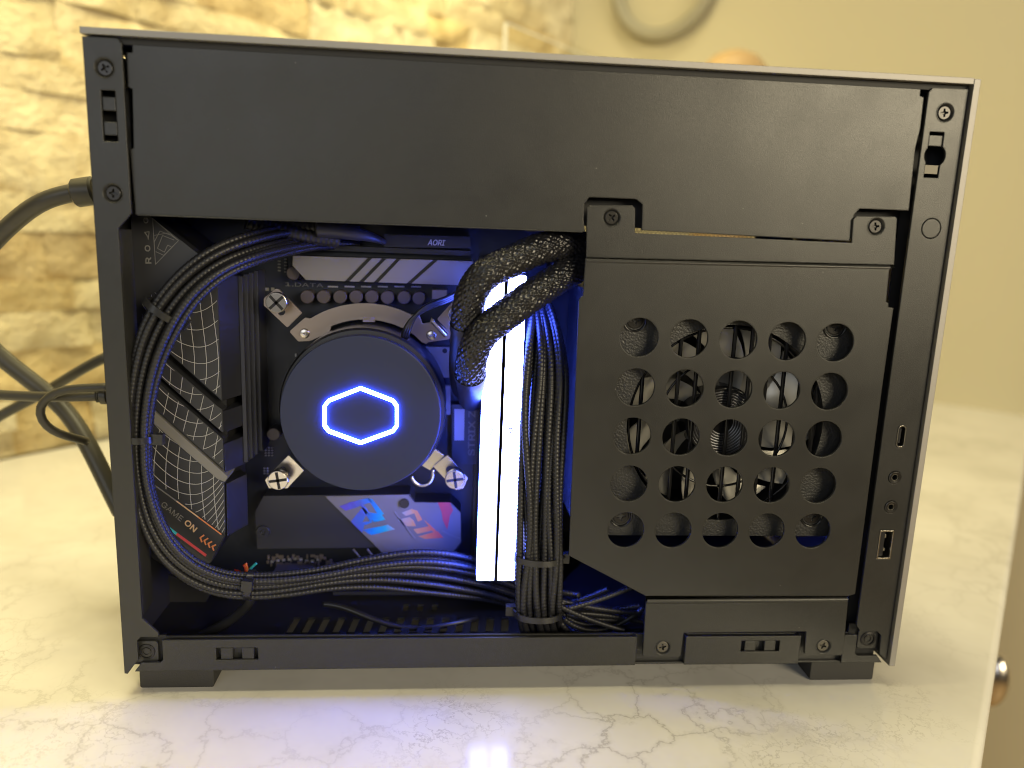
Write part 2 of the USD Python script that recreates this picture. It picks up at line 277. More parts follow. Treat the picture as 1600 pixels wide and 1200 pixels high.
# things in the blurred background
def wall_pt(px, py, uu):
    d = CM.T @ np.array([(px - 800) / CF, (py - 600) / CF, 1.0]); return CC + d * ((uu - CC @ U) / (d @ U))
rc = wall_pt(1038, -32, .925); a = np.linspace(0, 2 * np.pi, 49)[:-1]
rp = np.array([rc + V * .073 * math.cos(t) + Z * .073 * math.sin(t) for t in a]); tor = tube(np.vstack([rp, rp[:1]]), .0095, 12, ends=False)
obj('wall_ring', tor, 'ringgrey', smooth=True, label='dark grey ring hanging on the beige wall, cut by the top of the photo', cat='ring')
vz = wall_pt(1150, 79, .80); prof = [(.0, 0), (.012, .001), (.026, .007), (.036, .018), (.041, .034), (.036, .06), (.022, .09), (.020, .13), (.034, .2), (.046, .3)]
hgt = vz[2] - ZC; a = np.linspace(0, 2 * np.pi, 32, endpoint=False); v = np.array([(vz[0] + r * math.cos(t), vz[1] + r * math.sin(t), vz[2] - dz) for r, dz in prof + [(.05, hgt)] for t in a])
f = [q for i in range(len(prof)) for j in range(32) for q in ((i * 32 + j, (i + 1) * 32 + (j + 1) % 32, i * 32 + (j + 1) % 32), (i * 32 + j, (i + 1) * 32 + j, (i + 1) * 32 + (j + 1) % 32))]
obj('vase', (v, np.array(f)), 'orangeobj', smooth=True, label='orange-brown rounded top of an object just showing above the case', cat='ornament')
dk = wall_pt(862, -30, .915); s_ = trimesh.creation.icosphere(3, 1.0); s_.vertices = s_.vertices[:, :1] * U * .012 + s_.vertices[:, 1:2] * V * .028 + s_.vertices[:, 2:] * Z * .075; s_.apply_translation(dk)
obj('hanging_pad', s_, 'dark', smooth=True, label='blurred dark blue-grey object hanging in the corner between stone and beige wall', cat='pad')
# clear acrylic holder on the counter behind the case
ac = thing('acrylic_holder', 'clear acrylic holder with a bright edge standing behind the case before the stone wall', 'holder')
p0 = P(790, 38, .40); hh = p0[2]
def acr(du0, dv0, du1, dv1, z0, z1):
    g = Polygon([tuple((p0 + U * a + V * b)[:2]) for a, b in ((du0, dv0), (du1, dv0), (du1, dv1), (du0, dv1))]); m = trimesh.creation.extrude_polygon(g, z1 - z0, engine='earcut'); m.apply_translation((0, 0, z0)); return m
obj('panel', acr(0, 0, .16, .002, ZC, hh), 'acrylic', ac); obj('panel', acr(.0, .06, .16, .062, ZC, hh - .02), 'acrylic', ac); obj('base', acr(0, .002, .16, .06, ZC, ZC + .003), 'acrylic', ac)
obj('edge', acr(-.0022, -.0005, -.0002, .0025, ZC, hh), 'acrylic_edge', ac); obj('edge', acr(-.002, .0002, .16, .0018, hh + .0002, hh + .0016), 'acrylic_edge', ac)

# ---------------------------------------------------------------- the computer case
case = thing('computer_case', 'small black computer case with open side and silver top panel on white counter', 'computer case')
W = .326; H = .243; D = .140
top = obj('top_panel', bx(-.0003, -.0008, H - .0022, W - .0027, D, H), 'silver', case, label='thin silver aluminium top panel')
obj('front_panel', bx(W - .0025, -.0008, -.001, W, D, H - .0003), 'silver', case, label='silver aluminium front panel seen edge-on')
obj('gasket', bx(.001, .002, .2385, W - .0028, .02, H - .0024), 'inner', case)
# frame post at the rear edge
SL = []
def slot(x0, z0, x1, z1): return rr(x0, z0, x1, z1, .0003)
lp = mm([(0, 240), (11.6, 240), (12.9, 238.4), (12.9, 181), (8.1, 175.6), (8.1, 22.6), (14, 16.2), (14, 14.6), (7.2, 14.6), (5.6, 13), (5.6, 4.6), (1.2, -1.6), (0, -1.4)])
lslot = sbox(P(157, 141, 0)[0], P(170, 221, 0)[2], P(180, 141, 0)[0], P(170, 141, 0)[2])
lsc = [P(163, 106, 0), P(176, 302, 0)]
for s in lsc: lp = lp.difference(disc(s[0], s[2], .0034))
post = obj('frame_post', ext(lp.difference(lslot), 0, .0012), black_metal, case)
obj('post_flange', bx(.0, .0013, -.0012, .0008, D, .2395), black_metal, case)
obj('post_lip', bx(.0074, .0013, .0235, .0081, .012, .1752), black_metal, case)
for i, s in enumerate(lsc): sink(s[0], s[2], .0026, 0, post); screw_at(s[0], s[2], .0007, .0026, post, rot=.5 + i)
x0, z0, x1, z1 = lslot.bounds; hz = (z1 - z0)
def slot_clips(parent, b, vertical, y, mats=('clip', 'clip')):
    x0, z0, x1, z1 = b
    obj('slot_back', bx(x0 - .002, y + .006, z0 - .002, x1 + .002, y + .0064, z1 + .002), 'hole', parent)
    for k, mn in enumerate(mats):
        if vertical: a, c = (z1 - .0022 - (z1 - z0) * .26, z1 - .0022) if k == 0 else (z0 + .0022, z0 + .0022 + (z1 - z0) * .26); q = bx(x0 + .0003, y + .0002, a, x1 - .0003, y + .0024, c)
        else: a, c = (x0 + .0018, x0 + .0018 + (x1 - x0) * .28) if k == 0 else (x1 - .0018 - (x1 - x0) * .28, x1 - .0018); q = bx(a, y + .0002, z0 + .0003, c, y + .0024, z1 - .0003)
        obj('slot_clip', q, mn, parent)
slot_clips(post, lslot.bounds, True, .0002, (black_metal, black_metal))
# cover plate over the radiator
YC = .0022
cp = mm([(15.9, 240.8), (15.9, 236), (13.7, 236), (13.7, 225), (16, 222), (16, 205), (14, 202.5), (13.6, 180.8), (178.4, 180.8), (178.4, 192.6), (180, 194.2), (196.8, 194.2), (198.4, 192.6), (198.4, 180.8), (281.4, 180.8), (281.4, 192.6), (283, 194.6), (306.2, 194.6), (304.2, 220), (306.4, 225), (306.4, 236.4), (304.6, 236.4), (304.6, 240.8)])
# the tab cut-outs follow the pixels of the photograph's plate
def X(u, v, y=YC): return P(u, v, y)[0]
def Zz(u, v, y=YC): return P(u, v, y)[2]
cpp = [(207, 59), (207, 82), (198, 82), (200, 136), (207, 139), (209, 231), (203, 234), (212, 335), (820, 358.5), (822, 361), (914, 362), (912, 345), (913, 318), (921, 308), (994, 311), (1004, 319), (1003, 360), (1150, 367.5), (1327, 376.5), (1330, 370), (1334, 336), (1343, 326), (1420, 329), (1430, 232), (1434.5, 214), (1438, 201), (1443.5, 152), (1437.5, 150), (1439, 130.5)]
cover = obj('cover_plate', ext(px_poly(cpp, YC), YC, YC + .0012), black_metal, case)
obj('cover_backing', bx(.010, .010, .183, .3225, .012, .2384), 'inner', case)
obj('fold_lip', ext(px_poly([(215, 334.5), (910, 361.2), (910, 363.2), (215, 336.5)], YC), YC - .0003, YC + .006), black_metal, cover)
# input/output strip at the front edge
ip = px_poly([(1453, 147), (1460, 138), (1513, 139.5), (1467, 500), (1444.6, 600), (1382, 1031), (1377, 1027), (1371, 1000), (1368, 986), (1350, 984), (1341, 972), (1340, 960), (1387.5, 600), (1405, 500)], .001)
ip = mm([(307.2, 237.5), (308.6, 239.1), (322.9, 239.3), (322.9, 1.0), (319.4, 3.8), (319.0, 12.6), (317.2, 14.6), (309.2, 14.8), (307.2, 17.5)])
isc = P(1477, 176, .001); pb = P(1455, 357, .001); uc = P(1408, 682, .001); j1 = P(1398, 746, .001); j2 = P(1392, 792, .001); ua = P(1383, 851, .001)
h1 = sbox(P(1453, 206, .001)[0], P(1461, 278, .001)[2], P(1476, 206, .001)[0], P(1461, 206, .001)[2]); kc = P(1461, 243, .001)
ih = [disc(isc[0], isc[2], .0034), disc(pb[0], pb[2], .0040, 16), h1, disc(kc[0], kc[2], .0043), rr(uc[0] - .0019, uc[2] - .0049, uc[0] + .0019, uc[2] + .0049, .0018), disc(j1[0], j1[2], .0028), disc(j2[0], j2[2], .0028), rr(ua[0] - .0032, ua[2] - .0066, ua[0] + .0032, ua[2] + .0066, .0003)]
io = obj('port_strip', ext(ip.difference(unary_union(ih)), .001, .0022), black_metal, case)
obj('strip_backing', bx(.3065, .0085, .002, .3229, .009, .2390), 'hole', io)
sink(isc[0], isc[2], .0026, .001, io); screw_at(isc[0], isc[2], .0017, .0026, io, rot=.1)
x0, z0, x1, z1 = h1.bounds
obj('slot_clip', bx(x0 + .0003, .0014, kc[2] + .0035, x1 - .0003, .003, z1 - .0012), black_metal, io); obj('slot_clip', bx(x0 - .0001, .0012, z0 + .0014, x1 - .0005, .003, kc[2] - .0036), 'clip', io, label='bright steel slot clip')
obj('power_button', ext(disc(pb[0], pb[2], .0037, 16), .0009, .003), black_metal, io)
u_o = rr(uc[0] - .0018, uc[2] - .0047, uc[0] + .0018, uc[2] + .0047, .0017)
ucp = obj('usb_c_port', ext(u_o.difference(u_o.buffer(-.00042)), .0007, .006), 'bright', io); obj('tongue', bx(uc[0] - .0004, .002, uc[2] - .0031, uc[0] + .0004, .006, uc[2] + .0031), 'plastic', ucp)
for q in (j1, j2):
    jk = obj('audio_jack', lathe([(.0027, .003), (.0027, .0007), (.0024, .0005), (.0016, .0006), (.0013, .0012), (.0012, .006)], (q[0], q[2])), 'screw', io, smooth=30)
    obj('jack_sleeve', ext(disc(q[0], q[2], .0016).difference(disc(q[0], q[2], .0012)), .0009, .002), 'clip', jk)
u_o = rr(ua[0] - .0031, ua[2] - .0064, ua[0] + .0031, ua[2] + .0064, .0003)
usb = obj('usb_port', ext(u_o.difference(u_o.buffer(-.0005)), .0007, .008), 'bright', io)
obj('tongue', bx(ua[0] - .0019, .0022, ua[2] - .0054, ua[0] + .0001, .008, ua[2] + .0054), 'plastic', usb)
for k in (-1, 1): obj('contact', bx(ua[0] + .0003, .0030, ua[2] + k * .0030 - .0007, ua[0] + .0012, .004, ua[2] + k * .0030 + .0007), 'bright', usb)
# bottom rail: base plate, raised panels
YR = .0015
base = obj('rail_base', bx(.006, .0045, -.0012, .3188, .0058, .0122), black_metal, case)
obj('rail_flange', ext(sbox(.0042, -.0012, .3195, -.0004), .0030, .03), black_metal, case)
bslot = sbox(P(338, 1031, YR)[0], P(370, 1031, YR)[2], P(403, 1012, YR)[0], P(370, 1012, YR)[2])
r1 = mm([(14.6, 11.8), (210.5, 12.4), (210.5, -.8), (5, -1.4), (8.2, 3.6), (14.6, 3.6)])
r1 = mm([(14.8, 12.2), (210.5, 12.4), (210.5, -.8), (3.4, -1.5), (6.2, 2.4), (13.6, 2.4), (14.8, 3.6)])
rail = obj('bottom_rail', ext(r1.difference(bslot), YR, YR + .0012), black_metal, case)
obj('return_edge', bx(.2093, YR + .0013, -.0006, .2105, .0044, .0122), black_metal, rail)
slot_clips(rail, bslot.bounds, False, YR + .0001, (black_metal, black_metal))
bslot2 = sbox(P(1157, 1018, YR)[0], P(1188, 1018, YR)[2], P(1219, 1001, YR)[0], P(1188, 1001, YR)[2])
rail2 = obj('bottom_rail', ext(mm([(232, 12.4), (283, 12.4), (283, -.8), (232, -.8)]).difference(bslot2), YR, YR + .0012), black_metal, case)
for xa, xb in ((.232, .2332), (.2818, .283)): obj('return_edge', bx(xa, YR + .0013, -.0006, xb, .0044, .0122), black_metal, rail2)
slot_clips(rail2, bslot2.bounds, False, YR + .0001, (black_metal, black_metal))
rail3 = obj('bottom_rail', ext(mm([(302.6, 12.6), (308.4, 12.6), (308.4, 3.9), (309.8, 2.6), (318.8, 2.6), (321.3, -.6), (302.6, -.8)]), YR, YR + .0012), black_metal, case)
# corner bosses that take the side panel
for cx, cz in (P(229, 1018, .003)[[0, 2]], P(1356, 998, .003)[[0, 2]]):
    b = obj('corner_boss', ext(rr(cx - .0046, cz - .0046, cx + .0046, cz + .0046, .0016), .0030, .0042), black_metal, case)
    obj('boss_recess', bx(cx - .0085, .0044, cz - .0065, cx + .0075, .0054, cz + .0065), 'inner', b)
    obj('panel_socket', lathe([(.0034, .0030), (.0033, .0026), (.0026, .0024), (.0024, .0036), (.0019, .0036), (.0018, .0026), (.0012, .0026), (.0010, .0055), (.0001, .0056)], (cx, cz)), 'screw', b, smooth=25)
# feet
for xa, xb in ((P(220, 1075, .0055)[0], P(335, 1073, .0055)[0]), (P(1265, 1056, .0055)[0], P(1363, 1055, .0055)[0])):
    for ya in (.0052, D - .026):
        obj('foot', ext(rr(xa, ZC + .0001, xb, -.0018, .0009), ya, ya + .02), 'rubber', case)
# inside of the case
inn = obj('inner_tray', bx(.0009, .066, .002, .186, .0675, .182), 'inner', case)
vent = [Polygon([(P(a, 993, 0)[0] , 0)] * 4) for a in ()]
ZF = .0042
def atz(u, v, z):
    d = CM.T @ np.array([(u - 800) / CF, (v - 600) / CF, 1.0]); return CC + d * (z - CC[2]) / d[2]
slots = []
for k in range(15):
    u0 = 441 + k * 24.3; pa, pb_ = atz(u0, 994, ZF), atz(u0 + 12, 994, ZF); w = (pb_ - pa)[0]
    slots.append(Polygon([(pa[0], pa[1] - .002), (pa[0] + w, pa[1] - .002), (pa[0] + w + .0018, pa[1] + .0165), (pa[0] + .0018, pa[1] + .0165)]))
    if 6 < k < 10: slots.append(Polygon([(pa[0] + .0032, pa[1] + .023), (pa[0] + w * .8 + .0032, pa[1] + .023), (pa[0] + w * .8 + .0038, pa[1] + .029), (pa[0] + .0038, pa[1] + .029)]))
fl = sbox(.0009, .006, .3225, D).difference(unary_union(slots))
m = trimesh.creation.extrude_polygon(fl, .001, engine='earcut'); m.apply_translation((0, 0, ZF - .001)); obj('floor_plate', m, 'inner', case, label='black floor plate with slanted vent slots')
obj('top_shelf', bx(.0009, .012, .1835, .17, .1, .185), 'inner', case)
mp = [disc(.1705 + .0024 * i + .0012 * (j % 2), .150 + .0021 * j, .0009, 2) for i in range(54) for j in range(19)]
obj('mesh_panel', ext(sbox(.001, .002, .3230, .2385).difference(unary_union(mp)), D - .001, D), black_metal, case, label='black panel with round vent holes on the far side')
obj('corner_plate', ext(px_poly([(222, 850), (245, 880), (262, 898), (330, 925), (322, 940), (300, 944), (222, 948)], .05), .05, .051), black_metal, case)
# power supply bracket with 5 x 5 round holes
BX, BZ, BP, BR = .20195, .14105, .01994, .00765
YB = .0
holes = unary_union([disc(BX + BP * i, BZ - BP * j, BR, 14) for i in range(5) for j in range(5)])
bp = px_poly([(915, 404), (1391, 417), (1389, 424), (1384.5, 472), (1388, 473), (1388, 480), (1396, 481), (1379, 600), (1336, 928), (1326, 931), (1009, 931), (889, 868), (904.5, 470), (908, 463), (911, 463)], YB)
br = obj('supply_bracket', ext(bp.difference(holes), YB, YB + .0012), black_metal, case, label='black bracket plate with twenty-five round holes')
up = px_poly([(916, 402), (917.5, 325), (922, 321), (988, 321), (992.5, 325.5), (992, 364), (1331, 379.5), (1333.5, 343), (1338, 338), (1399, 338.5), (1401.5, 342), (1397, 414)], .0012)
lo = px_poly([(1009.5, 940), (1322, 937), (1325, 939), (1317, 1021), (1314, 1024), (1260, 1024), (1257, 1021), (1260, 986.5), (1068, 988.6), (1063.5, 1024), (1060.5, 1027), (1008, 1027), (1004.5, 1024)], .0004)
bsc = [P(956, 340, .0012), P(1369, 354, .0012)]; lsc2 = [P(1036, 1012, .0004), P(1287, 1010, .0004)]
for s in bsc: up = up.difference(disc(s[0], s[2], .0034))
for s in lsc2: lo = lo.difference(disc(s[0], s[2], .0034))
tabs = obj('bracket_tab', ext(up, .0012, .0024), black_metal, br); tab2 = obj('bracket_tab', ext(lo, .0004, .0016), black_metal, br)
def joggle(p, q, ya, yb, hgt):       # sloping fold between two plates, p-q its upper edge in pixels
    a, b = P(*p, ya), P(*q, ya); v = [a, b, b - Z * hgt, a - Z * hgt]; v[2][1] = v[3][1] = yb
    return trimesh.Trimesh(v, [(0, 1, 2), (0, 2, 3), (2, 1, 0), (3, 2, 0)], process=False)
obj('fold', joggle((915.5, 402), (1396, 414), .0012, .0, .0011), black_metal, br); obj('fold', joggle((1009, 931), (1325, 929), .0, .0004, .0026), black_metal, br)
obj('fold_lip', tube([P(1010.5, 939, .0008), P(1323, 936, .0008)], .0012, 14), black_metal, br, smooth=True); obj('fold_lip', tube([P(916, 408, .0007), P(1389.5, 418.5, .0007)], .0009, 14), black_metal, br, smooth=True)
for i, s in enumerate(bsc): sink(s[0], s[2], .0026, .0012, br); screw_at(s[0], s[2], .0019, .0026, br, rot=.7 + i)
for i, s in enumerate(lsc2): sink(s[0], s[2], .0025, .0004, br); screw_at(s[0], s[2], .0011, .0026, br, 'clip', rot=.2 + i)

# ---------------------------------------------------------------- power supply behind the bracket
psu = thing('power_supply', 'black power supply with a fan behind the bracket with round holes', 'power supply')
YP = .0065; fc = (P(1134, 664, YP)[0], P(1134, 664, YP)[2]); FR = .0415
obj('housing', cat([bx(.183, YP + .0012, .057, .184, .062, .158), bx(.302, YP + .0012, .057, .303, .062, .158), bx(.184, YP + .0012, .057, .302, .062, .058), bx(.184, YP + .0012, .157, .302, .062, .158), bx(.184, .061, .058, .302, .062, .157)]), 'hammer', psu)
obj('fan_plate', ext(sbox(.183, .0563, .303, .158).difference(disc(*fc, FR, 20)), YP, YP + .0011), 'hammer', psu)
for q in ((992, 500), (1304, 510), (970, 806), (1268, 806)):
    s = P(*q, YP); sink(s[0], s[2], .0034, YP - .0004, psu, M['gloss']); screw_at(s[0], s[2], YP - .0003, .0034, psu, rot=.1)
for k in range(-5, 6):
    xx = fc[0] + k * .0074 + .0012; hh_ = math.sqrt(max(FR ** 2 - (xx - fc[0]) ** 2, 0)) + .001
    obj('grille_bar', tube([(xx, YP + .0022, fc[1] - hh_), (xx, YP + .0022, fc[1] + hh_)], 0.00088, 12), 'gloss', psu, smooth=True)
for rad in (.0145, .0275, .040):
    t = np.linspace(0, 2 * np.pi, 65); obj('grille_ring', tube(np.c_[fc[0] + rad * np.cos(t), np.full(65, YP + .0034), fc[1] + rad * np.sin(t)], .00055, 8, ends=False), 'gloss', psu, smooth=True)
YF = YP + .0046
hub = obj('fan_hub', lathe([(.0155, YF + .012), (.0155, YF + .0006), (.0150, YF), (.0001, YF)], fc, 40), 'gloss', psu, smooth=30)
for k in range(9): obj('hub_groove', lathe([(.0048 + .0011 * k, YF - .00005), (.0052 + .0011 * k, YF - .0003), (.0056 + .0011 * k, YF - .00005)], fc, 40), 'fanring', hub, smooth=True)
for k in range(11):
    a0 = 2 * math.pi * k / 11 + .2; v = []; nr, na = 9, 7
    for side in (0, .0009):
        for i in range(nr):
            rad = .0150 + (.0400 - .0150) * i / (nr - 1); sw_ = .42 * (i / (nr - 1)) ** 1.3; wd = .43
            for j in range(na):
                g = j / (na - 1); th = a0 + sw_ + wd * (g - .5) * 1.0; yy = YF + .001 + g * .0085 * (1 - .15 * i / (nr - 1)) + .0012 * math.sin(math.pi * g) + side
                v.append((fc[0] + rad * math.cos(th), yy, fc[1] + rad * math.sin(th)))
    f = []; o = nr * na
    for i in range(nr - 1):
        for j in range(na - 1):
            a_, b_, c_, d_ = i * na + j, i * na + j + 1, (i + 1) * na + j + 1, (i + 1) * na + j; f += [(a_, b_, c_), (a_, c_, d_), (o + a_, o + c_, o + b_), (o + a_, o + d_, o + c_)]
    for e in ([(i * na, (i + 1) * na) for i in range(nr - 1)] + [((i + 1) * na + na - 1, i * na + na - 1) for i in range(nr - 1)] + [((nr - 1) * na + j, (nr - 1) * na + j + 1) for j in range(na - 1)]):
        f += [(e[0], e[1], o + e[1]), (e[0], o + e[1], o + e[0])]
    obj('fan_blade', (np.array(v), np.array(f)), 'blade', psu, smooth=40)
obj('fan_ring', lathe([(.0420, YF - .003), (.0420, YF + .018), (.0455, YF + .018), (.0455, YF - .003)], fc, 48), 'plastic', psu, smooth=30)

# ---------------------------------------------------------------- motherboard
mb = thing('motherboard', 'black motherboard with grey heatsinks inside the open case', 'motherboard')
YM = .058
obj('circuit_board', bx(.0015, YM, .0105, .1715, YM + .0016, .1805), 'pcb', mb)
YS = .022
sh = Polygon([(205, 315), (237, 340), (310, 397), (339, 430), (342, 520), (347, 637), (352, 822), (351, 838), (330, 878), (290, 905), (205, 850)])
g1 = Polygon([(240, 530), (340, 620), (349, 628), (349, 641), (340, 635), (236, 545)]); g2 = Polygon([(205, 547), (262, 600), (348, 676), (352, 683), (352, 692), (346, 684), (258, 608), (205, 562)])
g3 = Polygon([(205, 607), (359, 742), (357, 756), (351, 753), (205, 626)])
face = sh.difference(unary_union([g1, g2, g3]))
shr = obj('heatsink_cover', ext(px_poly(face, YS), YS, YS + .012), 'shroud', mb, label='grey cover printed with a warped white grid')
obj('cover_base', ext(px_poly(sh, YS), YS + .0065, YS + .034), 'inner', shr)
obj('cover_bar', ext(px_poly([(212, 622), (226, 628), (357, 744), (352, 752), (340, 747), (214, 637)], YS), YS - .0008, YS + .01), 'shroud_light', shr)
# flank, cut by the grooves, stepping back to the fins
def flank(p_top, p_bot, y0, x1, y1):
    a, b = P(*p_top, y0), P(*p_bot, y0); v = [a, b, np.array([x1, y1, b[2]]), np.array([x1, y1, a[2]])]; v += [q + np.array([-.004, .006, 0]) for q in v]
    return trimesh.Trimesh(v, trimesh.creation.box().faces if False else [(0, 1, 2), (0, 2, 3), (4, 6, 5), (4, 7, 6), (0, 4, 5), (0, 5, 1), (2, 6, 7), (2, 7, 3), (1, 5, 6), (1, 6, 2), (0, 3, 7), (0, 7, 4)], process=False)
FX = P(376, 560, .036)[0]
for a, b in (((340, 433), (347, 626)), ((347.5, 643), (349, 676)), ((349.5, 694), (352, 738)), ((354, 756), (355, 838))):
    obj('cover_flank', flank(a, b, YS + .0004, FX + .001, .036), 'fin', shr)
for k in range(4):
    u0 = 376 + k * 8; yy = .034 + .0035 * k; xa = P(u0, 560, yy)[0]
    obj('cooling_fin', bx(xa, yy, P(u0, 722 - 6 * k, yy)[2], xa + .0016, YM, P(u0, 432 - 3 * k, yy)[2]), 'fin', shr)
obj('fin_wall', bx(P(404, 560, .05)[0], .05, P(404, 705, .05)[2], P(408, 560, .05)[0], YM, P(404, 430, .05)[2]), 'fin', shr)
# printed grid
kv, ko = [330, 440, 480, 560, 600, 640, 700, 740, 780, 830, 900], [-22, -12, -7, 3, 2, -7, -22, -25, -23, -16, -8]
off = lambda v: np.interp(v, kv, ko)
vs = np.arange(395, 870, 4.0); lines = []
sm = np.convolve(np.pad(off(vs), 6, mode='edge'), np.ones(13) / 13, 'valid')
for k in range(-1, 8): lines.append([(246 + 18.6 * k + o, v) for v, o in zip(vs, sm)])
yb, dy = 430.0, 29.5
while yb < 900:
    xm = np.interp(yb, [430, 480, 570, 600, 746, 800, 900], [293, 301, 315.5, 312, 309, 293, 280])
    lines.append([(x, yb - (.0085 if x < xm else .0135) * (xm - x) ** 2) for x in np.arange(200, 358, 3.0)]); yb += dy; dy = max(14.5, dy - .95)
gl = Polygon([(222, 470), (322, 405), (338, 438), (352, 830), (348, 833), (222, 735)])
band = Polygon([(200, 530), (240, 530), (349, 627), (349, 645), (258, 612), (200, 566)])
obj('grid_print', strokes(lines, YS, .8, face.buffer(-1.0).intersection(gl).difference(g1.buffer(2)).difference(g3.buffer(3))), 'line', shr)
tri = [(238.5, 341), (279, 376), (243, 413), (238.5, 341)]
obj('triangle_print', strokes([tri, [(240, 368), (262, 364), (279, 376)], [(243, 393), (256, 399), (279, 376)], [(246, 388), (254, 368), (272, 375)], [(246, 388), (257, 394), (262, 383), (268, 386)], [(241, 378), (250, 361), (265, 367)]], YS, .8), 'dimline', shr)
for ch, p0, p1, p2 in (('R', (236.5, 412), (236, 402), (227.5, 412)), ('O', (235, 393), (234.5, 383), (226.5, 393)), ('G', (232, 349), (231.5, 340), (224.5, 349))):
    obj('letter_print', lettering(ch, p0, p1, p2, YS, bold=True), 'dimline', shr)
obj('emblem_print', strokes([[(226, 363), (232, 371), (233, 362), (226, 363)], [(231, 371), (232, 374)]], YS, 1.2), 'dimline', shr)
# slanted plate with the words
gp = Polygon([(214, 742), (236, 752), (350, 836), (330, 876), (222, 800), (214, 790)])
gop = obj('name_plate', ext(px_poly(gp, YS), YS - .0008, YS + .002), 'shroud', shr); Yg = YS - .0008
obj('letter_print', lettering('GAME', (251, 790), (282, 815), (256, 783), Yg), 'dimline', gop); obj('letter_print', lettering('ON', (287, 818), (303, 832), (293, 811), Yg, bold=True), 'sand_print', gop)
ch = [[(316 + 6.2 * k + 3, 835 + 5 * k + 1), (313 + 6.2 * k, 840 + 4.6 * k), (315.5 + 6.2 * k, 847 + 4.4 * k)] for k in range(4)]
obj('chevron_print', strokes(ch, Yg, 2.2), 'orange_print', gop); obj('chevron_print', strokes([[(232 + 8 * k, 770 + 5 * k), (240 + 8 * k, 778 + 5 * k), (238 + 8 * k, 785)] for k in range(2)], Yg, 1.6), 'dimline', gop)
for pts, mn in (([(240, 757), (276, 783)], 'dimline'), ([(276, 783), (310, 808)], 'sand_print'), ([(310, 808), (346, 835)], 'orange_print')): obj('stripe_print', strokes([pts], Yg, 1.8), mn, gop)
for pts, mn in (([(230, 800), (276, 834)], 'cyan_print'), ([(276, 834), (322, 868)], 'red_print')): obj('stripe_print', strokes([pts], Yg, 4), M['m2dark'] if mn == 'x' else mn, gop)
# long silver heatsink at the top of the board
YH = .046
hs = Polygon([(457.5, 399.5), (739, 408), (739, 418), (732, 446), (640, 443), (478, 437.5), (457, 415)])
gr = unary_union([LineString([(a, 395), (b, 452)]).buffer(2.6) for a, b in ((586, 530), (609, 553), (632, 577), (693, 629))])
th = obj('silver_heatsink', ext(px_poly(hs.difference(gr), YH), YH, YH + .002), 'm2', mb); obj('heatsink_block', ext(px_poly(hs, YH), YH + .0021, YM), 'm2dark', th)
for i, (a, b) in enumerate([(479.5, 464), (505, 464), (531, 464), (556, 464), (580.5, 464), (605, 465), (631, 465), (654.5, 466), (458, 427), (427, 679)]):
    q = P(a, b, .050); obj('capacitor', lathe([(.0030, YM), (.0030, .0503), (.0027, .050), (.0001, .050)], (q[0], q[2]), 20), 'cap', mb, smooth=30)
obj('choke', ext(px_poly([(675, 453), (698, 453), (698, 467), (675, 467)], .05), .05, YM), 'choke', mb)
r2 = random.Random(5)
def chips(spots, mn='label'):
    for a, b, w, h in spots: q = P(a, b, YM - .0008); obj('chip', bx(q[0] - w, YM - .0008, q[2] - h, q[0] + w, YM, q[2] + h), mn, mb)
chips([(415 + 5 * (k % 3), 700 + 4 * (k // 3), .00035, .0002) for k in range(12)] + [(413 + 5 * (k % 2), 732 + 4 * (k // 2), .0004, .0003) for k in range(6)] + [(462, 555 + 9 * k, .0003, .0007) for k in range(4)] + [(520 + 26 * k, 448, .0022, .0003) for k in range(6)], 'label')
chips([(408 + 9 * k, 452, .0007, .0007) for k in range(3)] + [(436, 398 + 5 * k, .0006, .0003) for k in range(6)] + [(446, 400 + 5 * k, .0006, .0003) for k in range(6)] + [(640 + 14 * k, 458, .0005, .0006) for k in range(2)], 'dimline')
chips([(418 + r2.random() * 100, 868 + r2.random() * 16, .0003 + r2.random() * .0008, .0005 + r2.random() * .0006) for k in range(34)], 'choke'); chips([(425 + 9 * k, 873 + r2.random() * 5, .0007, .0005) for k in range(9)], 'label')
obj('silkscreen', lettering('1.DATA', (446, 447), (505, 449), (446, 441), YM), 'dimline', mb)
obj('header_socket', bx(P(428, 894, .05)[0], .050, P(428, 896, .05)[2], P(490, 894, .05)[0], YM, P(428, 892, .05)[2]), 'm2', mb)
obj('board_edge_strip', bx(P(520, 928, .05)[0], .050, P(520, 929.5, .05)[2], P(732, 926, .05)[0], .052, P(520, 925, .05)[2]), 'm2dark', mb)
# lower heatsink with printed letters
YL = .046
lh = Polygon([(412, 775), (640, 772), (648, 784), (705, 785), (720, 800), (721, 848), (700, 884), (612, 884), (590, 856), (402, 858), (398, 800)])
l1 = obj('lower_heatsink', ext(px_poly(lh, YL), YL, YM), 'm2dark', mb)
pl = obj('print_panel', ext(px_poly(Polygon([(508, 775), (638, 772.5), (647, 784.5), (704, 785.5), (719.5, 800.5), (720, 846), (690, 885), (622, 887)]), YL), YL - .0005, YL), 'm2print', l1); Yl = YL - .0005
def par(pts, mn): obj('letter_print', ext(px_poly(unary_union([Polygon(p).buffer(0) for p in pts]), Yl), Yl - .00012, Yl), mn, pl)
par([[(545, 785), (575, 778), (581, 784), (556, 793)]], 'foil'); par([[(530, 791), (546, 785), (557, 793), (540, 798)]], 'foil')
par([[(574, 778), (582, 780), (600, 803), (592, 806)], [(572, 800), (596, 803), (602, 812), (585, 816)], [(563, 789), (570, 790), (584, 812), (578, 815)]], 'foil')
par([[(548, 815), (567, 792), (574, 800), (566, 816), (585, 814), (572, 820)], [(548, 815), (570, 818), (566, 832), (560, 827)]], 'foil')
par([[(566, 828), (606, 820), (617, 827), (580, 836)]], 'foil')
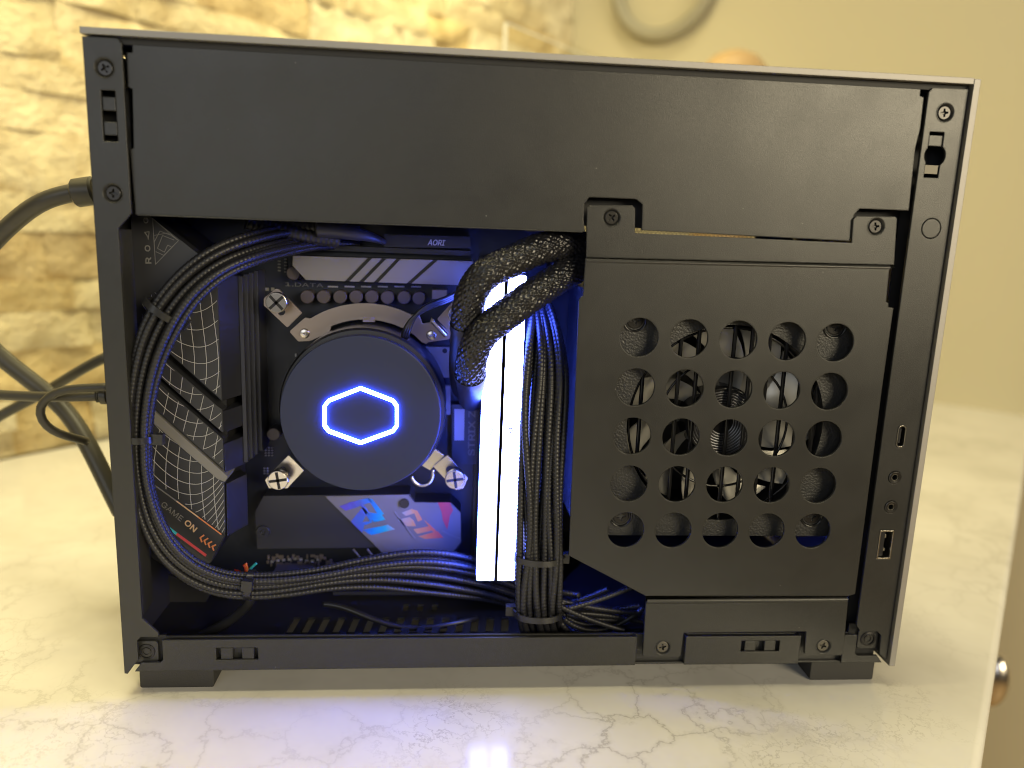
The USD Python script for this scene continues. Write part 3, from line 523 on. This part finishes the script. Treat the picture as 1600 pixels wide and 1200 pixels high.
par([[(628, 801), (644, 795), (650, 801), (634, 806)], [(645, 796), (652, 798), (660, 812), (653, 815)], [(622, 812), (640, 808), (646, 813), (650, 822), (632, 822)]], 'foil')
par([[(646, 827), (672, 822), (678, 828), (652, 834)], [(654, 838), (684, 830), (693, 840), (664, 842)], [(662, 812), (672, 820), (692, 840), (684, 840)]], 'foil')
par([[(684, 785), (703, 785), (708, 797), (703, 806), (699, 828), (692, 812), (690, 800)]], 'red_print')
obj('groove_print', strokes([[(616, 800), (648, 842)], [(552, 858), (570, 880)], [(574, 858), (592, 880)], [(690, 830), (719, 842)]], Yl, 3), 'm2', pl)
q = P(632, 786, Yl); obj('heatsink_screw', cyl(q[0], q[2], .0022, Yl - .001, Yl), 'screw', l1)
q = P(411, 831, YL); obj('heatsink_screw', lathe([(.0032, YL), (.003, YL - .0008), (.0012, YL - .0008), (.001, YL - .0002), (.0001, YL - .0002)], (q[0], q[2])), 'm2dark', l1)
# socket frame and label to the right of the pump
sk = obj('socket_plate', ext(px_poly([(655, 541), (705, 543), (705, 590), (655, 590)], .05), .05, .052), 'm2', mb); obj('socket_plate', ext(px_poly([(690, 602), (704, 603), (704, 648), (690, 648)], .05), .05, .052), 'm2', mb)
for a, b in ((695, 548), (694, 641)): q = P(a, b, .05); obj('rivet', cyl(q[0], q[2], .0011, .0496, .05), 'hole', mb)
obj('barcode_label', ext(px_poly([(710, 639), (726, 639.5), (725, 688), (710, 688)], .052), .0519, .0522), 'label', mb); obj('barcode_base', ext(px_poly([(706, 632), (744, 632), (744, 725), (706, 725)], .0523), .0523, YM), 'm2dark', mb)
obj('silkscreen', lettering('STRIX Z', (742, 712), (743, 642), (731, 712), .0522, bold=True), 'm2print', mb)
# row of parts along the upper edge of the board
obj('upper_connector', ext(px_poly([(470, 382), (735, 392), (735, 400), (470, 390)], .05), .05, YM), 'plastic', mb)
obj('upper_label', lettering('AORI', (668, 383), (694, 384), (670, 374), .048, bold=True), 'line', mb); obj('upper_cover', ext(px_poly([(600, 366), (735, 370), (735, 388), (600, 386)], .0485), .0485, YM), 'plastic', mb)

# ---------------------------------------------------------------- cpu cooler
cc = (.0925, .1028); YT = .0185
pump = thing('cpu_water_block', 'round black water block with a glowing hexagon ring', 'water block')
R0 = .0329; cx, cz = P(564, 648, YT)[[0, 2]]
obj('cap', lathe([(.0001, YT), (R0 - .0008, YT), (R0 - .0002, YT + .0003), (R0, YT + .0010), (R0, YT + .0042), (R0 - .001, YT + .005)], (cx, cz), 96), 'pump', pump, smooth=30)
obj('body', lathe([(R0 - .002, YT + .0045), (R0 - .002, YT + .007), (R0 + .0012, YT + .0075), (R0 + .0020, YT + .009), (R0 + .0020, .050), (.01, .0505)], (cx, cz), 72), 'plastic', pump, smooth=30)
hx = Polygon([(563.6, 606.2), (614, 625.5), (620.3, 634), (620.3, 664.5), (614, 673), (563.6, 691.2), (514, 673), (507.4, 664.5), (507.4, 634), (514, 625.5)]); hx = rnd(hx, 4)
hb = hx.buffer(2.9, quad_segs=6).difference(hx.buffer(-2.9, quad_segs=6))
obj('light_ring', ext(px_poly(hb, YT), YT - .0011, YT + .0002), 'ring_light', pump, label='glowing white-blue hexagon ring')
YK = .042; RO, RI = .0434, .0368
ann = Point(cx, cz).buffer(RO, quad_segs=32).difference(Point(cx, cz).buffer(RI, quad_segs=32)).intersection(sbox(cx - .024, cz, cx + .026, cz + .06))
tl = px_poly([(452, 518), (477, 496), (492, 500), (520, 500), (515, 520), (484, 533), (466, 533.5)], YK); tr = px_poly([(634, 492), (668, 492), (705, 520), (702, 530), (660, 536), (636, 512)], YK)
mtl = obj('mounting_bracket', ext(rnd(ann.buffer(.0002).union(tl).union(tr), .0008).difference(px_poly(Polygon([(654, 490), (676, 489), (672, 504), (660, 506)]), YK)), YK, YK + .0018), 'bronze', pump, label='copper-toned metal bracket arching over the water block')
obj('bracket_slot', ext(px_poly([(567, 495), (586, 495), (586, 503), (567, 503)], YK), YK - .0004, YK), 'choke', mtl)
for a, b in ((476, 521), (674, 524)): q = P(a, b, YK); obj('rivet', lathe([(.0022, YK), (.0018, YK - .0008), (.0006, YK - .001), (.0001, YK - .0006)], (q[0], q[2]), 20), 'nickel', mtl, smooth=30)
arms = [((431, 451), (436, 452), (472, 489), (449, 512), (412, 477), (412, 466)), ((451, 711), (475, 735), (449, 763), (420, 763), (414, 750)), ((699, 711), (731, 747), (724, 763), (712, 766), (677, 729)), ((716, 462), (735, 484), (708, 524), (683, 499))]
scr = [(431.5, 473), (434, 751), (711, 750), (716, 492)]
for k, (ar, sc) in enumerate(zip(arms, scr)):
    am = obj('mounting_arm', ext(rnd(px_poly(ar, .0405), .0006).difference(px_poly(Point(sc[0] + (8 if sc[0] < 560 else -8), sc[1] + (14 if sc[1] < 600 else -16)).buffer(6), .0405)), .0405, .042), 'bronze' if k in (0, 3) else 'nickel', pump)
    yy = .0325; q = P(*sc, yy); s = obj('thumb_screw', lathe([(.0028, .0405), (.0028, yy + .003), (.0044, yy + .0024), (.0044, yy + .0003), (.0041, yy), (.0001, yy)], (q[0], q[2]), 28), 'nickel', pump, smooth=25)
    ang = .75 if k == 0 else .15
    for t in (ang, ang + math.pi / 2):
        dx, dz = math.cos(t), math.sin(t); g = Polygon([(q[0] + a * dx * .0038 - b * dz * .0006, q[2] + a * dz * .0038 + b * dx * .0006) for a, b in ((-1, -1), (1, -1), (1, 1), (-1, 1))]); obj('cross_slot', ext(g, yy - .00012, yy), 'inner', s)
    obj('spring', tube(np.c_[q[0] + .0034 * np.cos(np.linspace(0, 25, 90)), np.linspace(yy + .003, .0400, 90), q[2] + .0034 * np.sin(np.linspace(0, 25, 90))], .0004, 6), 'screw', s, smooth=True)
obj('mounting_arm', ext(px_poly([(676, 699), (694, 712), (672, 735), (650, 722)], YK), YK, YK + .0016), 'nickel', pump)
obj('wire_loop', tube(spline(PP([(643, 744, .041), (647, 752, .041), (656, 758, .041), (667, 757, .041), (675, 748, .041), (676, 734, .041)]), .001)[0], .0009, 8), 'nickel', pump, smooth=True)
obj('bracket_pin', tube(PP([(676, 502, .0408), (697, 524, .0408)]), .0012, 10), 'nickel', pump, smooth=True)

# ---------------------------------------------------------------- memory
YTm = .0150; xq = [P(q, 908, YTm)[0] for q in (745.2, 773.4, 775.8, 803.2)]; zq0, zq1 = P(774, 908, YTm)[2], P(805, 430, YTm)[2]
for k, (xa, xb, lab) in enumerate(((xq[0], xq[1], 'memory stick with a glowing white-blue top, the one nearer the water block'), (xq[2], xq[3], 'memory stick with a glowing white-blue top, the one beside the vertical cables'))):
    rm = thing('memory_stick', lab, 'memory stick', 'glowing memory sticks')
    obj('heat_spreader', bx(xa, YTm + .007, zq0, xb, YM - .006, zq1), 'ram_body', rm)
    obj('light_bar', ext(rr(xa + (.0005 if k else .0004), zq0 + .0002, xb - (.0004 if k else .0005), zq1 - .0002, .0003), YTm, YTm + .0068), 'ram_light', rm, label='glowing diffuser bar')
    xo = xa - .0001 if k == 0 else xb - .00035; obj('side_fill_strip', bx(xo, YTm + .0001, zq0 + .0004, xo + .00045, YTm + .0066, zq1 - .0004), 'side_fill', rm)  # added emitting strip that spreads blue over the interior
    xi = xb - .0003 if k == 0 else xa; obj('glow_shield', bx(xi, YTm - .0002, zq0, xi + .0003, YTm + .0069, zq1), 'ram_body', rm)  # dark shield added so the gap between the bars stays unlit
    mx = (xa + xb) / 2; mz = P(772, 673, YTm)[2]
    obj('logo_mark', ext(unary_union([LineString([(mx - .0008, mz + .0011), (mx + .0002, mz + .0012), (mx + .0008, mz)]).buffer(.00022), LineString([(mx - .0008, mz - .0004), (mx + .0006, mz - .001)]).buffer(.00022), LineString([(mx - .0004, mz - .0016), (mx + .0006, mz - .0018)]).buffer(.00018)]), YTm - .0001, YTm), 'mark', rm)
obj('socket', bx(.141, YM - .0065, .022, .1592, YM, .168), 'plastic', mb, label='black memory slots')

# ---------------------------------------------------------------- cooling hoses
def braid(n, k, amp):
    def f(th, s):
        p, q = n * th + k * s, n * th - k * s; return amp * np.maximum(np.sin(p) ** 2 * (.6 + .4 * np.sin(q)), np.sin(q) ** 2 * (.6 - .4 * np.sin(p)))
    return f
def weave(n, k, amp): return lambda th, s: amp * (np.sin(n * th + k * s) * np.sin(n * th - k * s))
hoses = [('upper braided hose looping from the water block over the glowing memory sticks', [(727, 606, .036), (724, 560, .020), (728, 510, .010), (735, 464, .005), (757, 430, .003), (797, 409, .005), (843, 389, .009), (880, 383, .014), (908, 385, .020), (960, 392, .034)], 0),
         ('lower braided hose crossing in front of the glowing memory sticks', [(737, 622, .036), (735, 592, .014), (737, 562, .006), (751, 526, .0026), (785, 496, .0024), (820, 470, .004), (855, 446, .008), (890, 424, .013), (913, 414, .018), (965, 402, .034)], 0)]
for lab, pts, _ in hoses:
    path, s = spline(PP(pts), .00028); h = thing('cooling_hose', lab, 'hose', 'braided cooling hoses')
    n0 = int(len(path) * (.30 if 'upper' in lab else .22))
    obj('braid', tube(path[n0:], .0057, 128, s[n0:], braid(9, 1150, .00062)), 'hose', h, smooth=True)
    obj('collar', tube(path[:n0 + 6:6], .0059, 40), 'collar', h, smooth=40)
    cl = path[n0 - 2:n0 + 8]; obj('braid_end', tube(cl, .0064, 40), 'collar', h, smooth=40)

# ---------------------------------------------------------------- sleeved cables
SLV = lambda: weave(4, 1900, .00020)
def bundle(name, label, pts, offs, r, mn='sleeve', group=None, seed=0, spread=None, step=.0004, part='sleeved_wire'):
    b = thing(name, label, 'cable', group); base, s = spline(PP(pts), step); T = np.gradient(base, axis=0); T /= np.linalg.norm(T, axis=1)[:, None]
    N = np.cross(T, [0, 1, 0]); N /= np.linalg.norm(N, axis=1)[:, None]; B = np.cross(T, N); g = np.random.default_rng(seed); S = s / s[-1]
    sp = np.ones(len(S)) if spread is None else np.interp(S, np.linspace(0, 1, len(spread)), spread)
    sp = np.convolve(np.pad(sp, 20, mode='edge'), np.ones(41) / 41, 'valid')
    for a, c in offs:
        w = [g.uniform(-1, 1, 4) for _ in range(2)]; amp = r * (1.15 if seed == 8 else .8)
        wa = sum(w[0][i] * np.sin((i + 1) * 3.1 * S + w[0][i] * 6) for i in range(4)) * amp * .6; wb = sum(w[1][i] * np.sin((i + 1) * 3.1 * S + w[1][i] * 6) for i in range(4)) * amp * .4
        path = base + N * (a * sp * (.86 if seed == 3 else 1) + wa)[:, None] + B * (c + wb)[:, None]
        obj(part, tube(path, r, 14, s, SLV()), mn, b, smooth=True)
    return b
lo_ = [(-.0056, .0004), (-.0037, -.0016), (-.0013, -.0027), (.0012, -.0027), (.0036, -.0016), (.0056, .0006), (-.0034, .0018), (-.0008, .0006), (.0018, .0010), (.0040, .0030)]
bundle('cable_bundle', 'sleeved black cables curving in a loop down the rear side of the case', [(560, 374, .056), (500, 372, .047), (452, 377, .036), (405, 388, .022), (352, 408, .012), (300, 446, .008), (256, 506, .006), (228, 585, .0055), (218, 680, .0055), (224, 760, .006), (246, 830, .0065), (286, 880, .008), (338, 907, .010), (391, 914, .012), (470, 908, .015), (560, 895, .020), (650, 892, .026), (745, 905, .034), (830, 935, .044)],
       lo_, .00138, seed=3, spread=[.8, .9, 1.1, 1.1, 1.15, 1.25, 1.0, .8, .62, .85, 1.0, 1.05, .95, .85, 1.3, 1.9, 2.0, 1.7, 1.4])
ro_ = [(-.0080, .001), (-.0060, -.0010), (-.0037, -.0020), (-.0013, -.0026), (.0012, -.0024), (.0036, -.0020), (.0058, -.0010), (.0082, .0012), (-.0062, .0024), (-.0036, .0018), (-.001, .0016), (.0018, .0018), (.0045, .0022), (.0066, .003)]
bundle('cable_bundle', 'thick vertical bundle of sleeved black cables between the memory and the bracket', [(842, 470, .036), (850, 520, .022), (851, 580, .014), (848, 650, .010), (846, 720, .008), (844, 800, .007), (842, 874, .007), (840, 930, .008), (843, 968, .012), (856, 990, .026)],
       ro_, .00145, seed=8, spread=[.4, .8, 1.05, 1.15, 1.12, 1.0, .95, .98, .95, .8])
g = np.random.default_rng(4)
lw = thing('loose_cables', 'loose sleeved black cables fanning out at the bottom beside the bracket', 'cable')
for k, (p0, p1, p2) in enumerate([((865, 940), (900, 972), (980, 962)), ((872, 945), (915, 965), (975, 985)), ((862, 950), (885, 985), (930, 1000)), ((868, 925), (895, 928), (905, 930)), ((874, 942), (920, 947), (985, 957)), ((874, 950), (915, 955), (1000, 946)), ((880, 952), (925, 940), (985, 918)), ((878, 946), (905, 938), (950, 920)), ((874, 938), (930, 950), (1000, 958)), ((885, 960), (940, 968), (995, 966)), ((900, 958), (950, 962), (1002, 972)), ((866, 956), (880, 978), (900, 995)), ((880, 966), (930, 985), (1005, 950)), ((895, 990), (940, 992), (1000, 985))]):
    y0 = .008 + .012 * g.random(); pth_, s = spline(PP([(*p0, y0), (*p1, y0 - .004 + .01 * g.random()), (*p2, y0 + .007 * g.random())]), .0004)
    obj('sleeved_wire', tube(pth_, .00115, 12, s, SLV()), 'sleeve', lw, smooth=True)
wt = thing('pump_cable', 'thin black wires running from the water block up behind the hoses', 'cable')
for k in range(3): obj('wire', tube(spline(PP([(630 + 3 * k, 528, .030), (636 + 3 * k, 508, .026), (655 + k, 489 - 2 * k, .026), (690, 474 - 3 * k, .028), (730, 450 - 3 * k, .034)]), .0015)[0], .0009, 8), 'wire', wt, smooth=True)
tc = thing('cable_bundle', 'grey braided cable lying across the top of the motherboard', 'cable')
for k, (pts, rr_) in enumerate((([(385, 346, .03), (430, 358, .034), (480, 368, .038), (530, 376, .042)], .0030), ([(400, 344, .036), (450, 353, .038), (500, 356, .04)], .0028))):
    pth_, s = spline(PP(pts), .0004); obj('braid', tube(pth_, rr_, 24, s, weave(7, 1500, .0003)), 'choke' if k == 9 else 'sleeve', tc, smooth=True)
pth_, s = spline(PP([(495, 358, .036), (540, 362, .036), (570, 368, .038), (600, 378, .044)]), .001); obj('sheath', tube(pth_, np.interp(s / s[-1], [0, .5, 1], [.0034, .0030, .0012]), 16), 'shroud', tc, smooth=True)
obj('bottom_cable', tube(spline(PP([(394, 918, .016), (392, 935, .016), (380, 952, .018), (355, 972, .020), (325, 988, .022), (285, 1002, .024)]), .001)[0], .0021, 14), 'wire', smooth=True, label='single black cable running from the tied bundle to the lower rear corner', cat='cable')
obj('fan_cable', tube(spline(PP([(505, 944, .030), (545, 952, .028), (590, 970, .026), (640, 981, .026), (700, 976, .028), (745, 966, .034)]), .001)[0], .0013, 12), 'wire', smooth=True, label='thin black cable sagging above the floor vents', cat='cable')
cw = thing('coloured_wires', 'tiny bundle of red, orange, yellow and teal wires above the lower cable tie', 'wires')
for pts, mn in (([(385, 902), (384, 890), (381, 882)], 'red'), ([(390, 904), (387, 892), (384, 880)], 'orange'), ([(392, 900), (400, 895), (411, 902)], 'yellow'), ([(388, 893), (394, 886), (401, 880)], 'teal'), ([(380, 898), (373, 893), (366, 891)], 'red')):
    obj('wire', tube(spline(PP([(*q, .026) for q in pts]), .0006)[0], .0006, 8), mn, cw, smooth=True)
# cable ties: a strap round the bundle, a head and a tail
def tie(label, c, y, ang, wid, dep, head, tail=None):
    t = thing('cable_tie', label, 'cable tie', 'cable ties'); o = P(*c, y); dx = np.array([math.cos(ang), 0, math.sin(ang)]); ax = np.array([-math.sin(ang), 0, math.cos(ang)])
    a = np.linspace(0, 2 * np.pi, 49); v = []
    for k, q in enumerate(a):
        for rr_, hh_ in ((0, -.0013), (0, .0013), (.0009, .0013), (.0009, -.0013)): v.append(o + dx * (wid + rr_) * math.cos(q) + np.array([0, 1, 0]) * (dep + rr_) * math.sin(q) + ax * hh_)
    f = [q for k in range(48) for e in range(4) for q in ((4 * k + e, 4 * k + (e + 1) % 4, 4 * k + 4 + (e + 1) % 4), (4 * k + e, 4 * k + 4 + (e + 1) % 4, 4 * k + 4 + e))]
    obj('strap', (np.array(v), np.array(f)), 'tie', t, smooth=30)
    h = o + dx * (wid + .002) * math.cos(head) + np.array([0, 1, 0]) * (dep + .0015) * math.sin(head); m = trimesh.creation.box((.0045, .0032, .0042)); m.apply_transform(trimesh.transformations.rotation_matrix(-ang, (0, 1, 0))); m.apply_translation(h); obj('head', m, 'tie', t)
    if tail: obj('tail', tube(spline(PP(tail), .001)[0], .0008, 6), 'tie', t)
tie('cable tie on the looping cables, second from the top, beside the printed grid', (219, 684), .0055, -.05, .0046, .0046, .0, [(232, 684, .004), (245, 682, .008)])
tie('cable tie at the bottom left where the looping cables turn along the floor', (391, 914), .012, 1.45, .0056, .0046, -1.2)
tie('upper cable tie round the thick vertical bundle', (841, 872), .007, -.04, .0094, .0056, .25, [(868, 866, .004), (878, 870, .006), (886, 869, .012)])
tie('lower cable tie round the thick vertical bundle, near its foot', (840, 957), .0095, -.02, .0098, .0068, 2.9)
tie('cable tie on the looping cables just below the triangle print', (254, 486), .0065, -.62, .0072, .0044, .6)

# ---------------------------------------------------------------- cables behind the case, plugged into its rear side
def bg(label, pts, r, plug=None):
    c = thing('rear_cable', label, 'cable', 'blurred cables plugged into the rear of the case'); obj('sheath', tube(spline(PP(pts), .003)[0], r, 16), 'cable', c, smooth=True)
    if plug:
        a, b, rad, n = plug; a, b = P(*a), P(*b); obj('plug', tube([a, a + (b - a) * .1, b - (b - a) * .1, b], np.array([rad * .85, rad, rad, rad * .85]), 16), 'cable', c, smooth=30)
        for k in range(n): q = b + (a - b) * -(.15 + .25 * k); obj('strain_ring', tube([q, q + (b - a) * .10], rad * .8, 14), 'cable', c, smooth=30)
bg('thick dark cable curving up to its plug at the upper rear of the case', [(150, 297, .045), (110, 302, .045), (70, 314, .045), (30, 340, .048), (-10, 378, .05), (-60, 440, .05)], .0037, ((150, 297, .045), (116, 302, .045), .0058, 0))
bg('cable entering the rear of the case with a ribbed strain relief', [(172, 618, .06), (140, 619, .06), (80, 620, .062), (0, 617, .065), (-60, 612, .07)], .0023, ((170, 618, .06), (158, 618, .06), .0040, 2))
bg('thin cable looping beside the ribbed plug', [(172, 604, .055), (120, 607, .055), (80, 618, .055), (63, 640, .055), (72, 664, .056), (100, 680, .06), (135, 690, .07)], .0019)
bg('thick cable running down from far left and behind the lower rear edge of the case', [(-50, 500, .09), (0, 556, .09), (50, 596, .09), (100, 640, .088), (140, 700, .08), (165, 750, .075), (190, 800, .07)], .0042)
bg('thin cable rising from far left to the middle of the rear edge', [(-50, 690, .11), (0, 650, .11), (60, 618, .11), (110, 588, .105), (170, 556, .10)], .0026)
